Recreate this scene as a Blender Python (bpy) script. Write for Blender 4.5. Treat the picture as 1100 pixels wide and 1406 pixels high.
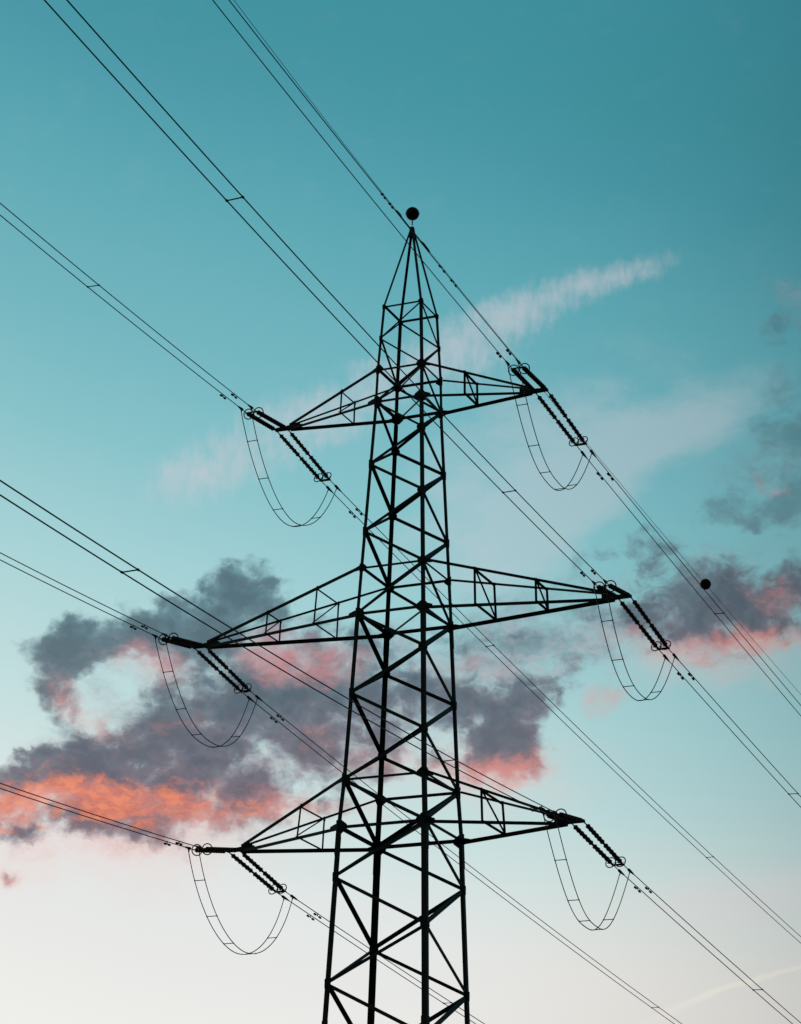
import bpy, bmesh, math, random
from mathutils import Vector, Matrix
random.seed(7)
for o in list(bpy.data.objects): bpy.data.objects.remove(o)
C = bpy.context.scene.collection
SC = bpy.context.scene
EYE = 1.6                                   # eye height above the field; heights below are measured from the eye

# ---------------------------------------------------------------- camera
cam_d = bpy.data.cameras.new('camera'); cam = bpy.data.objects.new('camera', cam_d); C.objects.link(cam)
SC.camera = cam
cam_d.sensor_fit = 'VERTICAL'; cam_d.sensor_height = 24.0
cam_d.lens = 3683.77 / 1406.0 * 24.0
cam_d.clip_start = 0.1; cam_d.clip_end = 6000
cam.matrix_world = (Matrix.Translation((32.2975, -73.288, EYE)) @ Matrix.Rotation(0.4176, 4, 'Z')
                    @ Matrix.Rotation(1.9269, 4, 'X') @ Matrix.Rotation(0.0198, 4, 'Z'))
SC.view_settings.view_transform = 'Standard'; SC.view_settings.look = 'None'
SC.view_settings.exposure = 0.0; SC.view_settings.gamma = 1.0
SC.cycles.max_bounces = 4

def lin(c):
    return tuple(((v/255.0)/12.92 if v <= 10.3 else ((v/255.0+0.055)/1.055)**2.4) for v in c) + (1.0,)

# ---------------------------------------------------------------- dusk sky (depends on direction only)
world = bpy.data.worlds.new('World'); SC.world = world; world.use_nodes = True
wt = world.node_tree; wt.nodes.clear()
def nd(tree, typ, **kw):
    n = tree.nodes.new(typ)
    for k, v in kw.items(): setattr(n, k, v)
    return n
def setin(tree, sock, v):
    if isinstance(v, bpy.types.NodeSocket): tree.links.new(v, sock)
    else: sock.default_value = v
def M(op, a, b=None, c=None, clamp=False):
    n = nd(wt, 'ShaderNodeMath', operation=op, use_clamp=clamp)
    setin(wt, n.inputs[0], a)
    if b is not None: setin(wt, n.inputs[1], b)
    if c is not None: setin(wt, n.inputs[2], c)
    return n.outputs[0]
def V(op, a, b=None, out=0):
    n = nd(wt, 'ShaderNodeVectorMath', operation=op)
    setin(wt, n.inputs[0], a)
    if b is not None:
        if op == 'SCALE': setin(wt, n.inputs['Scale'], b)
        else: setin(wt, n.inputs[1], b)
    return n.outputs[out]
def SM(v, lo, hi):
    n = nd(wt, 'ShaderNodeMapRange', interpolation_type='SMOOTHSTEP')
    setin(wt, n.inputs[0], v); n.inputs[1].default_value = lo; n.inputs[2].default_value = hi
    return n.outputs[0]
def MIX(f, a, b):
    n = nd(wt, 'ShaderNodeMix', data_type='RGBA')
    setin(wt, n.inputs[0], f); setin(wt, n.inputs[6], a); setin(wt, n.inputs[7], b)
    return n.outputs[2]
def NOISE(vec, scale, detail=8, rough=.55, out=0, loc=(0,0,0), scl=(1,1,1), rot=0.0, dist=0.0):
    m = nd(wt, 'ShaderNodeMapping'); setin(wt, m.inputs[0], vec)
    m.inputs['Location'].default_value = loc; m.inputs['Scale'].default_value = scl; m.inputs['Rotation'].default_value = (0, 0, rot)
    n = nd(wt, 'ShaderNodeTexNoise'); wt.links.new(m.outputs[0], n.inputs['Vector'])
    n.inputs['Scale'].default_value = scale; n.inputs['Detail'].default_value = detail
    n.inputs['Roughness'].default_value = rough; n.inputs['Distortion'].default_value = dist
    return n.outputs[out]
d = nd(wt, 'ShaderNodeTexCoord').outputs['Generated']
# local sky chart round azimuth -24 deg, elevation 20 deg, in degrees
az0, el0 = math.radians(-24.0), math.radians(20.0)
fv = (math.sin(az0)*math.cos(el0), math.cos(az0)*math.cos(el0), math.sin(el0))
rv = (math.cos(az0), -math.sin(az0), 0.0)
uv = (-math.sin(az0)*math.sin(el0), -math.cos(az0)*math.sin(el0), math.cos(el0))
df = V('DOT_PRODUCT', d, fv, 1)
dfc = M('MAXIMUM', df, 0.05)
sx = M('MULTIPLY', M('DIVIDE', V('DOT_PRODUCT', d, rv, 1), dfc), 57.2958)
sy = M('MULTIPLY', M('DIVIDE', V('DOT_PRODUCT', d, uv, 1), dfc), 57.2958)
cx = nd(wt, 'ShaderNodeCombineXYZ'); wt.links.new(sx, cx.inputs[0]); wt.links.new(sy, cx.inputs[1])
P0 = cx.outputs[0]
sep = nd(wt, 'ShaderNodeSeparateXYZ'); wt.links.new(d, sep.inputs[0])
elev = M('MULTIPLY', M('ARCSINE', sep.outputs[2]), 57.2958)
inwin = SM(df, 0.80, 0.93)

# clear sky: teal above, pale near the horizon; a little deeper to the east (right)
er = M('ADD', elev, M('MULTIPLY', sx, 0.24))
er = M('ADD', er, M('MULTIPLY', M('SUBTRACT', NOISE(P0, .12, 3, .5), .5), .9))
ramp = nd(wt, 'ShaderNodeValToRGB'); ramp.color_ramp.interpolation = 'LINEAR'
wt.links.new(M('DIVIDE', er, 45.0, clamp=True), ramp.inputs[0])
stops = [(0, (240, 236, 222)), (7.4, (239, 239, 235)), (9.5, (233, 233, 231)), (11.6, (226, 231, 230)), (13.65, (202, 225, 224)), (17.6, (166, 210, 214)), (20.3, (137, 195, 202)), (22.55, (118, 183, 193)), (25.7, (95, 169, 181)), (28.6, (74, 151, 166)), (30.3, (66, 146, 159)), (33, (62, 142, 157)), (45, (40, 110, 130))]
els = ramp.color_ramp.elements
while len(els) > 1: els.remove(els[-1])
els[0].position = stops[0][0]/45.0; els[0].color = lin(stops[0][1])
for e_, c_ in stops[1:]:
    q = els.new(e_/45.0); q.color = lin(c_)
sky = ramp.outputs[0]
# greyer, warmer band low on the right
sky = MIX(M('MULTIPLY', SM(sx, -2, 6), M('SUBTRACT', .75, M('MULTIPLY', SM(elev, 9.5, 14.5), .75))), sky, lin((234, 229, 223)))

def warp(vec, amp1, s1, amp2, s2, seed):
    a = V('SCALE', V('SUBTRACT', NOISE(vec, s1, 3, .5, 1, loc=(seed, seed*2, 0)), (.5, .5, .5)), amp1)
    b = V('SCALE', V('SUBTRACT', NOISE(vec, s2, 4, .6, 1, loc=(seed*3, seed, 5)), (.5, .5, .5)), amp2)
    return V('ADD', V('ADD', vec, a), b)
def field(vec, blobs):
    tot = None
    for (x, y, rx, ry, rot, amp) in blobs:
        m = nd(wt, 'ShaderNodeMapping', vector_type='TEXTURE'); wt.links.new(vec, m.inputs[0])
        m.inputs['Location'].default_value = (x, y, 0); m.inputs['Rotation'].default_value = (0, 0, math.radians(rot))
        m.inputs['Scale'].default_value = (rx, ry, 1)
        g = nd(wt, 'ShaderNodeTexGradient', gradient_type='SPHERICAL'); wt.links.new(m.outputs[0], g.inputs[0])
        if tot is None: tot = M('MULTIPLY', g.outputs[1], amp)
        else: tot = M('MULTIPLY_ADD', g.outputs[1], amp, tot)
    return tot

PW = warp(P0, 1.5, .5, .7, 1.9, 3.0)
PWF = warp(P0, .6, 1.0, .3, 4.0, 9.0)
fb = M('SUBTRACT', NOISE(PWF, .75, 9, .6, scl=(1, 1.5, 1)), .5)
fb2 = M('SUBTRACT', NOISE(PWF, .6, 8, .58, loc=(7, 3, 0), scl=(1, 1.8, 1)), .5)
fine = M('SUBTRACT', NOISE(PWF, 2.0, 8, .62, loc=(2, 8, 0), scl=(1, 1.7, 1)), .5)
fin2 = M('SUBTRACT', NOISE(PWF, 3.2, 7, .62, loc=(12, 1, 0), scl=(1, 1.9, 1)), .5)
vo = nd(wt, 'ShaderNodeTexVoronoi', feature='SMOOTH_F1', voronoi_dimensions='2D'); wt.links.new(V('MULTIPLY', PWF, (1.0, 1.25, 1)), vo.inputs['Vector'])
vo.inputs['Scale'].default_value = .85; vo.inputs['Detail'].default_value = 3; vo.inputs['Roughness'].default_value = .55; vo.inputs['Smoothness'].default_value = .6
bil = M('SUBTRACT', .80, vo.outputs['Distance'])
PC = warp(P0, .35, .8, .08, 4.0, 6.0)
# high thin cirrus, rippled across its length
rip = M('SUBTRACT', NOISE(PC, 1.0, 6, .6, scl=(4.6, 1.7, 1), rot=math.radians(-58)), .5)
ci = field(PC, [(-4.61,0.94,2.02,0.93,15,1.00),(-3.37,1.50,2.33,1.21,20,1.15),(-1.84,2.35,2.49,1.24,22,1.20),(-0.45,3.01,2.02,1.24,25,0.60),(0.94,3.73,2.33,1.24,22,0.90),(2.32,4.59,2.64,0.96,22,0.95),(3.71,5.22,2.64,0.68,18,1.00),(4.95,5.68,1.87,0.47,14,0.90),(1.56,3.90,2.18,1.24,22,0.40)])
cm = SM(M('ADD', ci, M('ADD', M('MULTIPLY', rip, 2.1), M('MULTIPLY', fb2, 2.4))), .15, 2.2)
sky = MIX(M('MULTIPLY', M('MULTIPLY', cm, SM(ci, 0, .9)), .60), sky, lin((200, 202, 210)))
# broad pale veil with a crisper lower right edge
ve = field(PC, [(3.77,2.24,5.60,2.33,14,0.80),(6.41,2.37,2.33,0.62,16,0.70),(2.40,0.65,3.42,2.33,35,1.00),(5.33,2.11,3.73,0.93,24,0.90),(1.65,-0.61,3.11,1.40,0,0.60),(3.34,0.20,2.49,0.93,48,0.80),(4.57,1.16,2.49,0.78,40,0.70)])
vm = SM(M('ADD', ve, M('MULTIPLY', fb2, 2.2)), .05, 1.5)
sky = MIX(M('MULTIPLY', M('MULTIPLY', vm, SM(ve, 0, .5)), .45), sky, lin((196, 204, 212)))
lo = field(PWF, [(7.85,-7.56,3.42,0.78,4,1.00),(6.93,-8.12,2.49,0.62,-6,0.60)])
sky = MIX(M('MULTIPLY', SM(lo, 0, 1), .4), sky, lin((230, 222, 224)))
ct = field(PC, [(8.66,-9.14,2.02,0.09,18,1.10),(7.73,-9.44,1.87,0.09,19,1.00),(6.88,-9.78,1.87,0.09,22,0.90),(5.96,-10.26,1.71,0.12,25,0.70)])
sky = MIX(M('MULTIPLY', SM(M('ADD', ct, M('MULTIPLY', fine, .5)), .0, 1.3), .42), sky, lin((250, 246, 230)))
# warm halo round the lit clouds
ha = field(PW, [(-6.01,-6.36,6.53,2.02,0,1.00),(1.73,-4.96,3.73,1.56,0,0.80),(7.13,-2.36,4.04,1.24,0,0.80)])
sky = MIX(M('MULTIPLY', SM(M('ADD', ha, M('MULTIPLY', fb, .6)), 0, 1), .45), sky, lin((238, 204, 200)))
# thin grey-pink outer cloud, soft
th = field(PW, [(-3.74,-3.52,5.13,2.96,0,1.00),(0.15,-3.59,4.04,2.49,0,0.90),(2.77,-2.45,3.58,1.71,0,0.90),(5.55,-1.46,3.11,1.71,0,0.80),(7.73,-1.57,2.49,1.71,0,0.80),(7.99,1.39,1.87,1.87,0,0.70),(-5.25,-5.57,5.13,1.71,0,0.80),(8.38,4.98,1.09,2.02,0,0.55)])
tm = M('MULTIPLY', SM(M('ADD', th, M('ADD', M('MULTIPLY', fb2, 2.2), M('MULTIPLY', fine, 1.2))), .15, 1.35), SM(th, .02, .6))
hgt = SM(M('SUBTRACT', sy, M('MULTIPLY', M('MAXIMUM', sx, 0.0), .38)), -6.5, -1.0)
tc = MIX(SM(M('ADD', fb, fin2), -.16, .16), MIX(hgt, lin((186, 158, 166)), lin((150, 160, 172))), MIX(hgt, lin((136, 134, 148)), lin((108, 146, 154))))
sky = MIX(M('MULTIPLY', tm, .74), sky, tc)
# grey cumulus bodies
bd = field(PW, [(-3.13,-1.45,1.24,1.03,0,2.20),(-5.48,-2.18,2.18,1.00,5,1.80),(-6.86,-2.65,1.40,0.93,0,1.70),(-4.24,-1.97,1.56,0.84,0,1.50),(-7.12,-3.58,1.12,0.96,-30,1.60),(-5.30,-3.00,1.56,0.93,-15,1.10),(-4.49,-4.77,3.11,0.93,0,0.70),(-3.91,-2.51,1.24,0.78,0,0.60),(-1.27,-2.38,2.02,0.93,0,0.80),(-3.59,-2.97,1.56,0.93,0,0.70),(-2.49,-3.49,2.33,1.40,0,1.50),(-4.66,-4.08,2.02,0.93,0,1.30),(-3.25,-4.52,2.18,0.93,0,0.80),(-1.41,-3.47,2.33,1.56,0,1.20),(-1.69,-4.95,2.02,0.93,0,0.70),(-5.58,-4.80,2.02,0.86,0,1.30),(-7.90,-5.28,1.87,0.78,0,1.50),(-6.34,-5.36,2.64,0.81,-5,1.40),(-4.32,-5.55,2.96,0.93,0,1.40),(-2.60,-5.82,2.33,0.86,0,1.10),(-6.95,-5.99,3.11,0.78,0,0.90),(-5.39,-6.42,3.42,0.75,0,1.20),(-7.41,-6.39,1.87,0.56,0,0.50),(0.13,-2.66,2.02,1.40,0,0.80),(-0.30,-4.22,2.02,1.24,0,0.90),(2.33,-3.86,1.56,1.21,0,2.60),(1.08,-3.26,1.40,0.93,0,0.70),(0.96,-4.90,2.33,0.70,0,0.90),(2.51,-4.71,1.40,0.62,0,1.30),(2.77,-2.30,2.02,0.93,0,0.50),(3.87,-3.13,0.78,0.53,0,0.90),(5.30,-0.61,1.71,0.93,0,1.50),(5.71,-1.54,2.33,1.03,0,1.40),(7.26,-1.24,2.33,0.87,0,1.60),(8.43,-1.17,1.87,1.03,0,1.30),(7.27,-1.82,2.64,0.56,0,0.60),(8.59,2.26,1.40,1.56,0,2.00),(7.30,0.52,1.71,0.65,10,1.10),(8.31,0.62,1.56,0.87,0,1.30),(8.55,4.36,1.24,1.09,30,0.90),(-8.16,-7.36,0.40,0.25,0,0.50)])
den = SM(M('ADD', bd, M('ADD', M('MULTIPLY', bil, 1.35), M('ADD', M('MULTIPLY', fb, 1.7), M('MULTIPLY', fine, 1.2)))), .25, 1.5)
den = M('MULTIPLY', M('MULTIPLY', den, SM(bd, .05, .5)), M('SUBTRACT', 1.0, M('MULTIPLY', SM(sy, -.8, .8), .45)))
body = MIX(hgt, lin((122, 104, 118)), lin((92, 118, 130)))
body = MIX(SM(M('ADD', fb2, M('MULTIPLY', fin2, .6)), -.16, .16), body, MIX(hgt, lin((104, 106, 122)), lin((98, 134, 144))))
thick = SM(M('ADD', bd, M('ADD', M('MULTIPLY', bil, 1.7), M('ADD', M('MULTIPLY', fine, 1.4), M('MULTIPLY', fb, 1.2)))), .8, 2.5)
body = MIX(M('MULTIPLY', thick, .8), body, MIX(hgt, lin((78, 80, 96)), lin((66, 90, 102))))
sky = MIX(M('MULTIPLY', den, .9), sky, body)
# sunlit undersides, pink then orange
pk = field(PW, [(-5.30,-3.05,1.71,0.93,-15,1.80),(-6.96,-3.81,1.40,0.78,-35,1.30),(-6.13,-4.31,1.24,0.44,-20,0.90),(-4.42,-4.38,1.87,0.56,0,0.80),(-1.42,-2.85,2.02,0.93,0,1.00),(-2.28,-2.71,2.02,0.93,0,1.10),(-3.13,-2.57,1.09,0.62,0,0.60),(-1.54,-4.40,2.33,0.93,0,0.80),(-3.24,-5.22,2.80,0.68,0,0.60),(-7.42,-5.77,2.80,0.78,0,1.20),(-5.24,-5.88,3.42,0.78,0,1.20),(-2.60,-6.06,2.96,0.68,0,1.40),(-5.69,-6.82,4.04,0.62,0,1.30),(-8.19,-7.35,0.72,0.37,0,1.50),(0.96,-5.05,2.80,0.68,0,1.30),(2.59,-4.87,1.71,0.53,0,1.80),(1.77,-3.02,1.24,0.44,0,1.20),(0.31,-3.75,1.56,0.78,0,0.60),(4.51,-3.66,0.62,0.68,0,1.70),(8.11,-1.13,1.56,0.56,-8,1.40),(7.12,-2.13,3.27,0.53,4,1.70),(8.05,-2.03,1.87,0.53,0,1.20),(5.41,-2.01,1.71,0.47,0,0.80),(6.90,-2.91,1.71,0.31,0,0.90),(7.99,1.00,0.87,0.25,0,1.60),(6.20,-2.54,1.24,0.37,0,0.70),(-0.58,-5.94,2.49,0.47,0,0.90)])
pm = M('MULTIPLY', SM(M('ADD', pk, M('ADD', M('MULTIPLY', fb2, 1.7), M('MULTIPLY', fin2, 1.7))), .35, 2.2), SM(pk, .02, .7))
sky = MIX(M('MULTIPLY', pm, M('ADD', M('MULTIPLY', den, .24), .48)), sky, MIX(hgt, lin((234, 152, 142)), lin((220, 146, 152))))
og = field(PW, [(-8.04,-5.78,3.11,0.81,0,1.90),(-5.56,-5.73,3.27,0.75,-3,1.60),(-3.69,-5.91,2.64,0.56,0,0.90),(-6.79,-6.19,3.58,0.56,0,1.00)])
om = M('MULTIPLY', SM(M('ADD', M('MULTIPLY', og, .85), M('ADD', M('MULTIPLY', NOISE(PWF, 1.5, 7, .62, loc=(5, 2, 0), scl=(.7, 2.2, 1)), 4.0), M('MULTIPLY_ADD', fin2, 2.0, -2.0))), .35, 2.1), SM(og, .02, .3))
oc = MIX(SM(M('ADD', fin2, fine), -.15, .2), lin((218, 118, 94)), lin((250, 146, 100)))
sky = MIX(M('MULTIPLY', om, .68), sky, oc)

# twilight: the sky opposite the sunset is darker, and nothing glows below the horizon
dim = M('ADD', M('MULTIPLY', SM(df, -.4, .9), .88), .12)
sr = M('DIVIDE', M('MAXIMUM', sx, 0.0), 8.6); dim = M('MULTIPLY', dim, M('SUBTRACT', 1.0, M('MULTIPLY', M('MINIMUM', M('MULTIPLY', sr, sr), 1.6), .23)))
dim = M('MULTIPLY', dim, M('ADD', M('MULTIPLY', SM(elev, -6, 1), .9), .1))
bg = nd(wt, 'ShaderNodeBackground'); wt.links.new(sky, bg.inputs[0])
wt.links.new(dim, bg.inputs[1])
wo = nd(wt, 'ShaderNodeOutputWorld'); wt.links.new(bg.outputs[0], wo.inputs[0])

# the last light of the setting sun, low behind the clouds on the left
sun_d = bpy.data.lights.new('sun', 'SUN'); sun = bpy.data.objects.new('sun', sun_d); C.objects.link(sun)
sun_d.energy = 0.5; sun_d.angle = math.radians(0.5); sun_d.color = (1.0, .55, .35)
s_az, s_el = math.radians(-58), math.radians(2.5)
sv = Vector((math.sin(s_az)*math.cos(s_el), math.cos(s_az)*math.cos(s_el), math.sin(s_el)))
sun.rotation_euler = sv.to_track_quat('Z', 'Y').to_euler(); sun.location = (0, 0, 60)

# ---------------------------------------------------------------- materials
def mat(name, c1, c2, rough=.6, metal=0.0, scale=3.0, bump=.02, spec=.3):
    m = bpy.data.materials.new(name); m.use_nodes = True; t = m.node_tree; b = t.nodes['Principled BSDF']
    tc = t.nodes.new('ShaderNodeTexCoord'); n = t.nodes.new('ShaderNodeTexNoise'); n.inputs['Scale'].default_value = scale; n.inputs['Detail'].default_value = 6
    t.links.new(tc.outputs['Object'], n.inputs['Vector'])
    r = t.nodes.new('ShaderNodeValToRGB'); r.color_ramp.elements[0].position = .35; r.color_ramp.elements[1].position = .68
    r.color_ramp.elements[0].color = c1 + (1,); r.color_ramp.elements[1].color = c2 + (1,)
    t.links.new(n.outputs[0], r.inputs[0]); t.links.new(r.outputs[0], b.inputs['Base Color'])
    mr = t.nodes.new('ShaderNodeMapRange'); t.links.new(n.outputs[0], mr.inputs[0]); mr.inputs[3].default_value = rough-.12; mr.inputs[4].default_value = rough+.12
    t.links.new(mr.outputs[0], b.inputs['Roughness'])
    b.inputs['Metallic'].default_value = metal; b.inputs['Specular IOR Level'].default_value = spec
    if bump:
        n2 = t.nodes.new('ShaderNodeTexNoise'); n2.inputs['Scale'].default_value = 40; t.links.new(tc.outputs['Object'], n2.inputs['Vector'])
        bp = t.nodes.new('ShaderNodeBump'); bp.inputs['Strength'].default_value = .25; bp.inputs['Distance'].default_value = bump
        t.links.new(n2.outputs[0], bp.inputs['Height']); t.links.new(bp.outputs[0], b.inputs['Normal'])
    return m
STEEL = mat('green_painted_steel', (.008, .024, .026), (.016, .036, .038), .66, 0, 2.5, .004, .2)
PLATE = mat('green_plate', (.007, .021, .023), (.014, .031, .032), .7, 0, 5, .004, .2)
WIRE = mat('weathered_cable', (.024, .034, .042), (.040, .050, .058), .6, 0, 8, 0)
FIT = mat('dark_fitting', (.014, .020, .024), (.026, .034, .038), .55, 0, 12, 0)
GLAZE = mat('brown_glaze', (.014, .012, .013), (.026, .019, .018), .35, 0, 9, 0, .5)
BALL = mat('dark_ball_paint', (.012, .012, .015), (.020, .018, .022), .75, 0, 3, 0, .15)
PALE = mat('pale_galvanised', (.42, .45, .47), (.52, .55, .57), .5, 0, 20, 0)
CONC = mat('concrete', (.25, .24, .22), (.38, .36, .33), .9, 0, 4, .01)
GRASS = mat('field_grass', (.03, .05, .018), (.07, .085, .03), .95, 0, .6, .05)

# ---------------------------------------------------------------- mesh helpers
def link(name, bm, m, parent=None, smooth=False):
    bmesh.ops.recalc_face_normals(bm, faces=bm.faces)
    me = bpy.data.meshes.new(name); bm.to_mesh(me); bm.free()
    if smooth:
        for p in me.polygons: p.use_smooth = True
    me.materials.append(m)
    o = bpy.data.objects.new(name, me); C.objects.link(o)
    if parent is not None: o.parent = parent
    return o
def thing(name, label, cat, loc=(0, 0, 0), group=None):
    o = bpy.data.objects.new(name, None); C.objects.link(o); o.location = loc
    o.empty_display_size = .2
    o['label'] = label; o['category'] = cat
    if group: o['group'] = group
    return o
def prism(bm, P, Q, prof, u, v, prof2=None):
    """extrude a closed profile (list of (a,b)) from P to Q; a runs along u, b along v"""
    P = Vector(P); Q = Vector(Q); u = Vector(u); v = Vector(v)
    r1 = [bm.verts.new(P + u*a + v*b) for a, b in prof]
    r2 = [bm.verts.new(Q + u*a + v*b) for a, b in (prof2 or prof)]
    n = len(prof)
    for i in range(n): bm.faces.new((r1[i], r1[(i+1) % n], r2[(i+1) % n], r2[i]))
    bm.faces.new(r1[::-1]); bm.faces.new(r2)
def Lprof(w, t): return [(0, 0), (w, 0), (w, t), (t, t), (t, w), (0, w)]
def ortho(P, Q, u, v):
    ax = (Vector(Q)-Vector(P)).normalized(); u = Vector(u); u = (u - ax*u.dot(ax)).normalized()
    v = Vector(v); v = v - ax*v.dot(ax); v = (v - u*v.dot(u)).normalized(); return u, v
def angle(bm, P, Q, w, t, u, v):
    u, v = ortho(P, Q, u, v); prism(bm, P, Q, Lprof(w, t), u, v)
def tube(bm, pts, r, n=6, cap=True):
    pts = [Vector(p) for p in pts]; rings = []
    for i, p in enumerate(pts):
        t = (pts[min(i+1, len(pts)-1)] - pts[max(i-1, 0)]).normalized()
        a = Vector((0, 0, 1)) if abs(t.z) < .9 else Vector((1, 0, 0))
        s = t.cross(a).normalized(); w = s.cross(t)
        rr = r[i] if isinstance(r, (list, tuple)) else r
        rings.append([bm.verts.new(p + s*(rr*math.cos(2*math.pi*k/n)) + w*(rr*math.sin(2*math.pi*k/n))) for k in range(n)])
    for A, B in zip(rings, rings[1:]):
        for k in range(n): bm.faces.new((A[k], A[(k+1) % n], B[(k+1) % n], B[k]))
    if cap: bm.faces.new(rings[0][::-1]); bm.faces.new(rings[-1])
def torus(bm, c, axis, R, r, n=28, m=6):
    axis = Vector(axis).normalized(); a = Vector((0, 0, 1)) if abs(axis.z) < .9 else Vector((1, 0, 0))
    s = axis.cross(a).normalized(); w = s.cross(axis); rings = []
    for i in range(n):
        th = 2*math.pi*i/n; rad = s*math.cos(th) + w*math.sin(th)
        rings.append([bm.verts.new(Vector(c) + rad*(R + r*math.cos(2*math.pi*k/m)) + axis*(r*math.sin(2*math.pi*k/m))) for k in range(m)])
    for i in range(n):
        A, B = rings[i], rings[(i+1) % n]
        for k in range(m): bm.faces.new((A[k], A[(k+1) % m], B[(k+1) % m], B[k]))

# ---------------------------------------------------------------- the tower
ZR = [36.7929, 34.5161, 33.4005, 27.6852, 26.1618, 20.8091, 19.3077]
WR = [0.688, 0.808, 0.833, 1.088, 1.155, 1.372, 1.470]
APEX = 39.8405
def W(z):
    if z <= ZR[-1]: return WR[-1] + .0345*(ZR[-1]-z)
    for i in range(6):
        if z >= ZR[i+1]: return WR[i+1] + (WR[i]-WR[i+1])*(z-ZR[i+1])/(ZR[i]-ZR[i+1])
CORN = {'A': (-1, -1), 'D': (1, -1), 'B': (-1, 1), 'C': (1, 1)}
def node(c, z, inset=0.0):
    s = CORN[c]; w = W(z) - inset; return Vector((s[0]*w, s[1]*w, z + EYE))
tower = thing('transmission_tower', 'tall dark green steel lattice transmission tower with three pairs of crossarms', 'pylon')
LEGS = [(-EYE, .185, .018), (13.2, .168, .016), (19.0, .130, .014), (26.0, .106, .012), (33.2, .088, .010), (36.7929, .072, .008)]
leg_o = {}
for c, s in CORN.items():
    bm = bmesh.new(); u = Vector((-s[0], 0, 0)); v = Vector((0, -s[1], 0))
    cuts = sorted(set([l[0] for l in LEGS] + [z for z in ZR if z < 36.79]))
    for a, b in zip(cuts, cuts[1:]):
        w, t = [(l[1], l[2]) for l in LEGS if l[0] <= a + 1e-6][-1]
        uu, vv = ortho(node(c, a), node(c, b), u, v)
        prism(bm, node(c, a), node(c, b), Lprof(w, t), uu, vv)
    for z in (13.2, 19.0, 26.0):                      # bolted splice angles just below each change of section
        w, t = [(l[1], l[2]) for l in LEGS if l[0] < z][-1]
        P, Q = node(c, z-.55), node(c, z+.25); uu, vv = ortho(P, Q, u, v)
        off = -(uu+vv)*.012
        prism(bm, P+off, Q+off, Lprof(w+.012, .012), uu, vv)
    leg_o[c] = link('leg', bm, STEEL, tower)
    bm = bmesh.new(); g = node(c, -EYE)
    bmesh.ops.create_cone(bm, cap_ends=True, segments=20, radius1=.45, radius2=.38, depth=.5, matrix=Matrix.Translation((g.x, g.y, .1)))
    link('footing', bm, CONC, tower)
# peak
for c, s in CORN.items():
    bm = bmesh.new(); P = node(c, ZR[0]); Q = Vector((s[0]*.055, s[1]*.055, APEX+EYE-.05))
    angle(bm, P, Q, .068, .008, (-s[0], 0, 0), (0, -s[1], 0)); link('peak_strut', bm, STEEL, tower)
bm = bmesh.new()
prism(bm, (0, 0, APEX+EYE-.34), (0, 0, APEX+EYE+.03), [(-.10, -.10), (.10, -.10), (.10, .10), (-.10, .10)], (1, 0, 0), (0, 1, 0), [(-.055, -.055), (.055, -.055), (.055, .055), (-.055, .055)])
link('peak_cap', bm, PLATE, tower)

FACES = [('A', 'D', (0, 1, 0)), ('D', 'C', (-1, 0, 0)), ('C', 'B', (0, -1, 0)), ('B', 'A', (1, 0, 0))]
AC = [35.6526, 33.4005, 31.2298, 28.9349, 26.1618, 23.586, 20.8091, 17.778, 14.5527, 11.1, 7.4, 3.3, -1.0]
BD = [36.7929, 34.5161, 32.2867, 30.0948, 27.6852, 24.8594, 22.194, 19.3077, 16.1408, 12.85, 9.3, 5.4, 1.1]
seq = sorted([(z, 'AC') for z in AC] + [(z, 'BD') for z in BD], reverse=True)
low = bmesh.new()
for k, ((za, ka), (zb, kb)) in enumerate(zip(seq, seq[1:])):
    for (c1, c2, inn) in FACES:
        hi = c1 if c1 in ka else c2; lo = c2 if hi == c1 else c1
        w = .052 if za > 34.6 else (.070 if za > 33.3 else (.094 if za > 26.3 else .106))
        off = Vector(inn)*(.016 + .004*(k % 2))
        P, Q = node(hi, za) + off, node(lo, zb) + off
        ax = (Q-P).normalized(); P = P + ax*.05; Q = Q - ax*.05
        up = Vector((0, 0, -1)); uu, vv = ortho(P, Q, up, inn); sh = -uu*w*.5
        if zb > 12.0:
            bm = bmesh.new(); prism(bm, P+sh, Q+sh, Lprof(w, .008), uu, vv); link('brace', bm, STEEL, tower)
        else: prism(low, P+sh, Q+sh, Lprof(w, .008), uu, vv)
o = link('lower_bracing', low, STEEL, tower); o['kind'] = 'stuff'
for i, z in enumerate(ZR):
    w = [.060, .070, .082, .070, .095, .078, .100][i]
    for j, (c1, c2, inn) in enumerate(FACES):
        off = Vector(inn)*(.034 + .003*(j % 2)); P, Q = node(c1, z)+off, node(c2, z)+off
        ax = (Q-P).normalized(); P = P + ax*.04; Q = Q - ax*.04
        bm = bmesh.new(); uu, vv = ortho(P, Q, (0, 0, -1), inn); prism(bm, P-uu*w*.5, Q-uu*w*.5, Lprof(w, .008), uu, vv); link('ring_beam', bm, STEEL, tower)
    if i in (1, 2, 4, 6):
        bm = bmesh.new(); P, Q = node('B', z, .08)-Vector((0, 0, .06)), node('D', z, .08)-Vector((0, 0, .06))
        angle(bm, P, Q, w*.8, .008, (1, 1, 0), (0, 0, -1)); link('plan_brace', bm, STEEL, tower)
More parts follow.
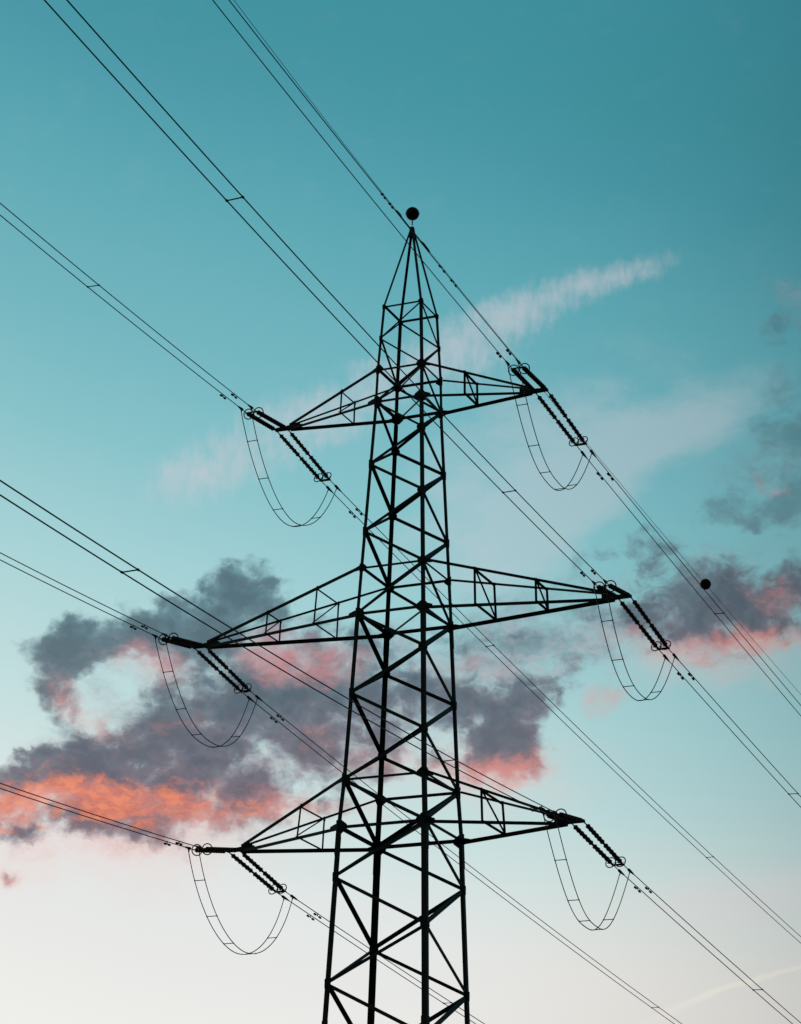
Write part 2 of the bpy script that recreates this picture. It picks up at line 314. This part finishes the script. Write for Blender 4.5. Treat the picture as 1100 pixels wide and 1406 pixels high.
# gusset plates, bent round each leg corner
def gusset(c, z, h, w):
    s = CORN[c]; p = node(c, z); bm = bmesh.new()
    for du, nn in ((Vector((-s[0], 0, 0)), Vector((0, s[1], 0))), (Vector((0, -s[1], 0)), Vector((s[0], 0, 0)))):
        o_ = p + nn*.004
        prism(bm, o_, o_ + nn*.012, [(-.012, -h*.5), (w*.45, -h*.5), (w, -h*.16), (w, h*.16), (w*.45, h*.5), (-.012, h*.5)], du, (0, 0, 1))
        for bx, bz in ((.35, .28), (.7, .08), (.35, -.28), (.7, -.1)):          # bolt heads
            q = o_ + nn*.012 + du*(w*bx) + Vector((0, 0, h*bz))
            prism(bm, q, q + nn*.014, [(.014*math.cos(a*math.pi/3), .014*math.sin(a*math.pi/3)) for a in range(6)], du, (0, 0, 1))
    link('gusset_plate', bm, PLATE, leg_o[c])
big = {ZR[2]: .36, ZR[4]: .38, ZR[6]: .46, ZR[1]: .30, ZR[3]: .30, ZR[5]: .36}
for z in AC:
    if z > 12:
        for c in 'AC': gusset(c, z, big.get(z, .28 if z < 34 else .17), big.get(z, .26 if z < 34 else .15)*.72)
for z in BD:
    if z > 12:
        for c in 'BD': gusset(c, z, big.get(z, .30 if z < 34 else .19), big.get(z, .28 if z < 34 else .17)*.72)
for z, cs in ((ZR[0], 'AC'), (ZR[1], 'AC'), (ZR[3], 'AC'), (ZR[5], 'BD'), (ZR[2], 'BD'), (ZR[4], 'BD'), (ZR[6], 'AC')):
    for c in cs: gusset(c, z, big.get(z, .16)*.95, big.get(z, .16)*.75)

# crossarms
TIPS = [(4.7565, 33.3093), (7.4557, 26.1067), (5.9096, 19.256)]
ARM = [(1, 2, (.38,), .064, .088), (3, 4, (.265, .587), .074, .104), (5, 6, (.39,), .074, .104)]
DB = .45
for j, ((L, zt), (it, ib, fr, wt_, wb_)) in enumerate(zip(TIPS, ARM)):
    for side in (-1, 1):
        lvl = ('uppermost', 'middle and longest', 'lowest')[j]
        arm = bpy.data.objects.new('crossarm', None); C.objects.link(arm); arm.parent = tower; arm.location = (side*W(ZR[ib]), 0, ZR[ib]+EYE)
        arm['label'] = '%s crossarm on the %s side of the tower' % (lvl, 'left' if side < 0 else 'right')
        org = Vector(arm.location)
        def lk(name, bm, m):
            o = link(name, bm, m, arm)
            for vtx in o.data.vertices: vtx.co -= org
            return o
        tip = Vector((side*(L-DB), 0, zt+EYE)); ch = {}
        for sy in (-1, 1):
            for key, zi, w, dz in (('t', it, wt_, .07), ('b', ib, wb_, -.02)):
                w0 = W(ZR[zi]); P = Vector((side*w0, sy*w0, ZR[zi]+EYE)); Q = tip + Vector((-side*.05, sy*.05, dz))
                ch[(sy, key)] = (P, Q); bm = bmesh.new()
                P2 = P + (Q-P).normalized()*.02
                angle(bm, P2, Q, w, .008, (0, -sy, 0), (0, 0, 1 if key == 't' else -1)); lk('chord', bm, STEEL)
                # root plate where the chord leaves the leg
                if key == 'b' or sy == -1:
                    bm = bmesh.new(); dr = (Q-P).normalized(); uu = Vector((dr.x, dr.y, 0)).normalized(); hh = .115 if key == 'b' else .09
                    o_ = P + Vector((0, sy*.020, 0))
                    prism(bm, o_, o_ + Vector((0, sy*.010, 0)), [(-.05, -hh), (.09, -hh*.8), (.27, -.04), (.27, .04), (.09, hh*.8), (-.05, hh)], dr, (0, 0, 1))
                    lk('root_plate', bm, PLATE)
        for f in fr:
            pt = {k: v[0].lerp(v[1], f) for k, v in ch.items()}
            mem = [((-1, 't'), (-1, 'b')), ((1, 't'), (1, 'b')), ((-1, 't'), (1, 't')), ((-1, 'b'), (1, 'b'))]
            mem.append((((1, 't'), (-1, 'b')) if side < 0 else ((-1, 't'), (1, 'b'))))
            for q, (a, b) in enumerate(mem):
                bm = bmesh.new(); P, Q = pt[a], pt[b]; ax = (Q-P).normalized(); wv = .058 if q < 4 else .042
                P = P - ax*(.07 if q < 4 else 0); Q = Q + ax*(.05 if q < 4 else 0)
                uu, vv = ortho(P, Q, (side, 0, 0), ax.cross(Vector((1, 0, 0)))); sh = uu*(.02+.006*q)
                prism(bm, P+sh, Q+sh, Lprof(wv, .006), uu, vv); lk('strut', bm, STEEL)
        # pointed end plates and the beam the insulators hang from
        bm = bmesh.new()
        for sy in (-1, 1):
            o_ = tip + Vector((0, sy*.065, 0))
            prism(bm, o_, o_ + Vector((0, sy*.010, 0)), [(-.45, -.060), (-.1, -.062), (.48, -.040), (.48, .030), (.05, .06), (-.45, .125)], (side, 0, 0), (0, 0, 1))
        lk('end_plate', bm, PLATE)
        bm = bmesh.new()
        prism(bm, tip+Vector((-side*.12, 0, 0)), tip+Vector((side*(DB+.03), 0, 0)), [(-.06, -.055), (.06, -.055), (.06, .03), (-.06, .03)], (0, 1, 0), (0, 0, 1))
        lk('tip_beam', bm, STEEL)

# ---------------------------------------------------------------- lines
NEAR = [(0.096851, 0.000672, -0.100766, 0.220130), (0.095803, 0.000555, -0.069516, 0.185588), (0.101543, 0.000684, -0.121338, 0.248733), (0.108536, 0.000592, -0.097989, 0.307365), (0.098076, 0.000660, -0.119072, 0.287307), (0.098753, 0.000748, -0.118323, 0.153104), (0.098907, 0.000802, -0.055907, 0.081617)]
FAR = [(0.126086, 0.000756, -0.240651, 0.225601), (0.130595, 0.000670, -0.264871, 0.170479), (0.129242, 0.000749, -0.206877, 0.235342), (0.124926, 0.000769, -0.239983, 0.251192), (0.127687, 0.000754, -0.181136, 0.289614), (0.122849, 0.000788, -0.210463, 0.188216), (0.124486, 0.000719, -0.253428, 0.074427)]
DS = {-1: .35, 1: .31}
def pt(sd, i, o, s):
    """point s metres along the sub-conductor; i 0..5 phases, 6 the earth wire; o +1 outer, -1 inner"""
    phi, b, a, dz = (NEAR if sd < 0 else FAR)[i]
    if i == 6: x0, z0 = 0.0, APEX - dz
    else:
        L, zt = TIPS[i//2]; x0 = (-1 if i % 2 == 0 else 1)*(L - .2 + .5*o*DS[sd]); z0 = zt - dz
    return Vector((x0 + math.sin(phi)*s, sd*math.cos(phi)*s, z0 + a*s + b*s*s + EYE))
TIPNAME = ['top left', 'top right', 'middle left', 'middle right', 'bottom left', 'bottom right']
S_END, S_CL = 2.72, 3.12
def stock(bm, p, ax):
    """stockbridge damper under a wire"""
    ax = ax.normalized(); dn = Vector((0, 0, -1)); c = p + dn*.075
    tube(bm, [p + Vector((0, 0, .02)), c], .016, 6)
    tube(bm, [c - ax*.17, c - ax*.08 + dn*-.006, c, c + ax*.08 + dn*-.006, c + ax*.17], .009, 5)
    for s in (-1, 1):
        e = c + ax*(s*.15); tube(bm, [e - ax*.055, e - ax*.05, e + ax*.05, e + ax*.058], [.018, .036, .032, .016], 8)
def insulator_set(sd, i):
    side = -1 if i % 2 == 0 else 1; L, zt = TIPS[i//2]
    where = 'foreshortened ribbed near-side' if sd < 0 else 'long ribbed far-side'
    t = thing('insulator_string', '%s tension insulator pair on the %s crossarm tip' % (where, TIPNAME[i]),
              'insulator', (side*(L-.2), 0, zt+EYE), 'insulator sets at the crossarm tips')
    org = Vector(t.location)
    def lk(name, bm, m, parent=None, smooth=False):
        o = link(name, bm, m, parent or t, smooth)
        for v in o.data.vertices: v.co -= org
        return o
    ends = []
    for o in (-1, 1):
        A = Vector((side*(L-.2+o*.2), sd*.06, zt+EYE-.03)); B = pt(sd, i, o, S_END); ax = (B-A).normalized(); D = (B-A).length
        bm = bmesh.new()                                                           # shackle links at the tip
        tube(bm, [A - ax*.04, A + ax*.08], .024, 6); tube(bm, [A + ax*.07, A + ax*.17], .015, 6); tube(bm, [A + ax*.15, A + ax*.21], .028, 6)
        lk('shackle', bm, FIT)
        bm = bmesh.new(); s0, s1 = .20, D-.08; half = (s1-s0)/2
        for u0, u1 in ((s0, s0+half-.015), (s0+half+.015, s1)):
            pts, rs = [], []
            n = int((u1-u0-.12)/.050)
            pts += [A+ax*u0, A+ax*(u0+.05)]; rs += [.036, .036]
            for k in range(n):
                q = u0 + .06 + k*(u1-u0-.12)/n; R = (.080 if k % 4 == 0 else .064) if k % 2 == 0 else .050
                pts += [A+ax*q, A+ax*(q+.010), A+ax*(q+.015), A+ax*(q+.030)]; rs += [.030, R, R, .030]
            pts += [A+ax*(u1-.05), A+ax*u1]; rs += [.036, .036]
            tube(bm, pts, rs, 12)
        tube(bm, [A+ax*(s0+half-.07), A+ax*(s0+half+.07)], .022, 8)
        ins = lk('insulator', bm, GLAZE)
        bm = bmesh.new(); c = A + ax*(D-.17); torus(bm, c, ax, .165, .018)
        sv = ax.cross(Vector((0, 0, 1))).normalized()
        for s in (-1, 1): tube(bm, [c + sv*(s*.165), c + sv*(s*.06) + ax*.06, c + sv*(s*.03) + ax*.10], .008, 5)
        lk('corona_ring', bm, FIT, ins)
        ends.append((B, ax))
    bm = bmesh.new(); (B1, a1), (B2, a2) = ends; lat = (B2-B1).normalized(); up = lat.cross(a1).normalized()
    prism(bm, B1 - lat*.045, B2 + lat*.045, [(-.05, -.010), (.05, -.010), (.05, .010), (-.05, .010)], a1, up)
    lk('yoke_plate', bm, PLATE)
    for o in (-1, 1):
        bm = bmesh.new(); P = pt(sd, i, o, S_END); Q = pt(sd, i, o, S_CL); R = pt(sd, i, o, S_CL+.38)
        ax = (R-Q).normalized(); tube(bm, [P, Q], .014, 6)
        tube(bm, [Q - ax*.05, Q, Q + ax*.12, Q + ax*.26, R], [.020, .046, .040, .030, .017], 8)
        dn = Vector((0, 0, -1)); tube(bm, [Q + ax*.10, Q + ax*.10 + dn*.10 - ax*.05], [.030, .018], 6)      # jumper lug
        lk('dead_end_clamp', bm, FIT)
def bundle(sd, i, spacers, damper):
    where = 'to the upper left from' if sd < 0 else 'to the lower right from'
    t = thing('conductor_bundle', 'twin wires running %s the %s crossarm tip' % (where, TIPNAME[i]), 'power line',
              pt(sd, i, 0, S_CL), 'conductor wires of the line')
    org = Vector(t.location)
    def lk(name, bm, m, parent=None):
        o = link(name, bm, m, parent or t, True)
        for v in o.data.vertices: v.co -= org
        return o
    smax = 150 if sd < 0 else 300
    for o in (-1, 1):
        bm = bmesh.new(); S = [S_CL+.3 + (smax-S_CL)*(k/130.0) for k in range(131)]
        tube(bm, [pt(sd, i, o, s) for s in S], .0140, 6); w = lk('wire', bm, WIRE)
        bm = bmesh.new(); p = pt(sd, i, o, damper + .05*o); stock(bm, p, pt(sd, i, o, damper+.5) - p); lk('damper', bm, FIT, w)
    for s in spacers:
        bm = bmesh.new(); P, Q = pt(sd, i, -1, s), pt(sd, i, 1, s+.02); tube(bm, [P, Q], .0135, 6)
        ax = (pt(sd, i, 1, s+1)-pt(sd, i, 1, s)).normalized()
        for e in (P, Q): tube(bm, [e-ax*.05, e-ax*.02, e+ax*.02, e+ax*.05], [.018, .026, .026, .018], 8)
        lk('spacer', bm, FIT)
JP = [(2.49,1.89,-.018,.31),(2.43,2.44,.018,-.40),(2.49,2.21,.07,.17),(2.31,2.26,-.045,-.15),(2.45,1.92,.019,.58),(2.46,2.73,.049,-.86)]
def jumper(i):
    D, k, off, sk = JP[i]
    t = thing('jumper_loop', 'slack twin jumper wire loop with spacers hanging under the %s crossarm tip' % TIPNAME[i], 'jumper cable',
              (pt(1, i, 0, 0).x, 0, TIPS[i//2][1]+EYE-D), 'jumper loops under the crossarm tips')
    org = Vector(t.location)
    def lk(name, bm, m, parent=None):
        o = link(name, bm, m, parent or t, True)
        for v in o.data.vertices: v.co -= org
        return o
    def jp(o, u):
        a, b = pt(-1, i, o, 3.25) + Vector((0, 0, -.03)), pt(1, i, o, 3.2) + Vector((0, 0, -.03)); x = 2*u-1; p = a.lerp(b, u)
        p.y += sk*(1-x*x)*x; p.z -= D*(1-abs(x)**k); p.x += off*(1-x*x) ; return p
    for o in (-1, 1):
        bm = bmesh.new(); tube(bm, [jp(o, .5-.5*math.cos(math.pi*q/72.0)) for q in range(73)], .0145, 6); lk('wire', bm, WIRE)
    for u in (.10, .24, .40, .60+.02*(i % 2), .80, .90)[:5]:
        bm = bmesh.new(); P, Q = jp(-1, u), jp(1, u); tube(bm, [P, Q], .0135, 5)
        tx = (jp(1, u+.01)-jp(1, u-.01)).normalized()
        for e in (P, Q): tube(bm, [e-tx*.03, e+tx*.03], .019, 6)
        lk('spacer', bm, FIT)
SPN = [(14.9,33.5,54,76,98,120),(36,57,79,100,122),(35,56,78,100),(13.3,33.15,54,76,98,120),(34,56,78,100),(13.0,33.0,54,76,98)]
SPF = [(14.2,33.3,54,76,98,120,150),(13.25,33,54,76,98,120),(13.8,33.5,54,76,98,120),(12.8,33,54,76,98,120),(13.5,33.3,54,76,98),(13.15,33,54,76,98)]
DAN = [4.73, 4.27, 4.9, 4.68, 4.82, 4.6]; DAF = [4.7, 4.45, 4.65, 4.35, 4.75, 4.45]
for i in range(6):
    for sd, sp, da in ((-1, SPN, DAN), (1, SPF, DAF)):
        insulator_set(sd, i); bundle(sd, i, sp[i], da[i])
    jumper(i)
# earth wires from the peak
for sd in (-1, 1):
    t = thing('earth_wire', 'single thin earth wire leaving the tower peak on the %s' % ('near span to the upper left' if sd < 0 else 'far span to the lower right'),
              'earth wire', pt(sd, 6, 0, 0), 'earth wires at the tower peak')
    org = Vector(t.location)
    def lk(name, bm, m):
        o = link(name, bm, m, t, True)
        for v in o.data.vertices: v.co -= org
        return o
    smax = 150 if sd < 0 else 300
    bm = bmesh.new(); tube(bm, [pt(sd, 6, 0, .05 + smax*(k/130.0)) for k in range(131)], .0085, 6); lk('wire', bm, WIRE)
    s0 = 1.37 if sd < 0 else .85
    bm = bmesh.new(); P, Q = pt(sd, 6, 0, .06), pt(sd, 6, 0, s0+.3); ax = (Q-P).normalized()
    tube(bm, [P, P + ax*(s0-.2)], .015, 6); tube(bm, [pt(sd, 6, 0, s0-.25), pt(sd, 6, 0, s0-.1), pt(sd, 6, 0, s0+.2), pt(sd, 6, 0, s0+.35)], [.02, .042, .036, .014], 8)
    lk('end_clamp', bm, FIT)
    for s in ((2.27, 3.05) if sd < 0 else (2.0, 2.8)):
        bm = bmesh.new(); p = pt(sd, 6, 0, s); stock(bm, p, pt(sd, 6, 0, s+.5)-p); lk('damper', bm, FIT)
def ball(name, label, c, r, axis, stub):
    t = thing(name, label, 'marker ball', c, 'dark aerial marker balls')
    for h in (-1, 1):
        bm = bmesh.new(); bmesh.ops.create_uvsphere(bm, u_segments=40, v_segments=24, radius=r)
        geom = bm.verts[:] + bm.edges[:] + bm.faces[:]
        bmesh.ops.bisect_plane(bm, geom=geom, plane_co=(0, 0, .004*h), plane_no=(0, 0, -h), clear_outer=True)
        link('ball_half', bm, BALL, t, True)
    bm = bmesh.new(); torus(bm, (0, 0, 0), (0, 0, 1), r+.003, .008, 40, 6); link('flange', bm, BALL, t, True)
    if stub:
        bm = bmesh.new(); tube(bm, [(0, 0, -r-.20), (0, 0, -r+.01)], .022, 8); link('stub_post', bm, PALE, t)
    else:
        bm = bmesh.new(); a = Vector(axis).normalized(); tube(bm, [-a*(r+.12), -a*(r+.02), a*(r+.02), a*(r+.12)], [.012, .020, .020, .012], 8); link('wire_clamp', bm, FIT, t, True)
ball('marker_ball', 'dark marker ball standing on a short pale post at the tower peak', (0, 0, APEX+EYE+.53), .225, (0, 1, 0), True)
p = pt(1, 6, 0, 22.95); ball('marker_ball', 'dark marker ball threaded on the far earth wire to the right of the tower', p, .215, pt(1, 6, 0, 23.5)-p, False)

# ---------------------------------------------------------------- ground
bm = bmesh.new(); n = 60; S = 3000.0
vs = [[None]*(n+1) for _ in range(n+1)]
for a in range(n+1):
    for b in range(n+1):
        x = S*((2*a/n-1)**3); y = S*((2*b/n-1)**3); r = math.hypot(x, y)
        vs[a][b] = bm.verts.new((x, y, (0 if r < 120 else min(4.0, (r-120)*.004)*math.sin(x*.004+1)*math.cos(y*.005))))
for a in range(n):
    for b in range(n): bm.faces.new((vs[a][b], vs[a+1][b], vs[a+1][b+1], vs[a][b+1]))
g = link('ground', bm, GRASS, None, True); g['kind'] = 'structure';
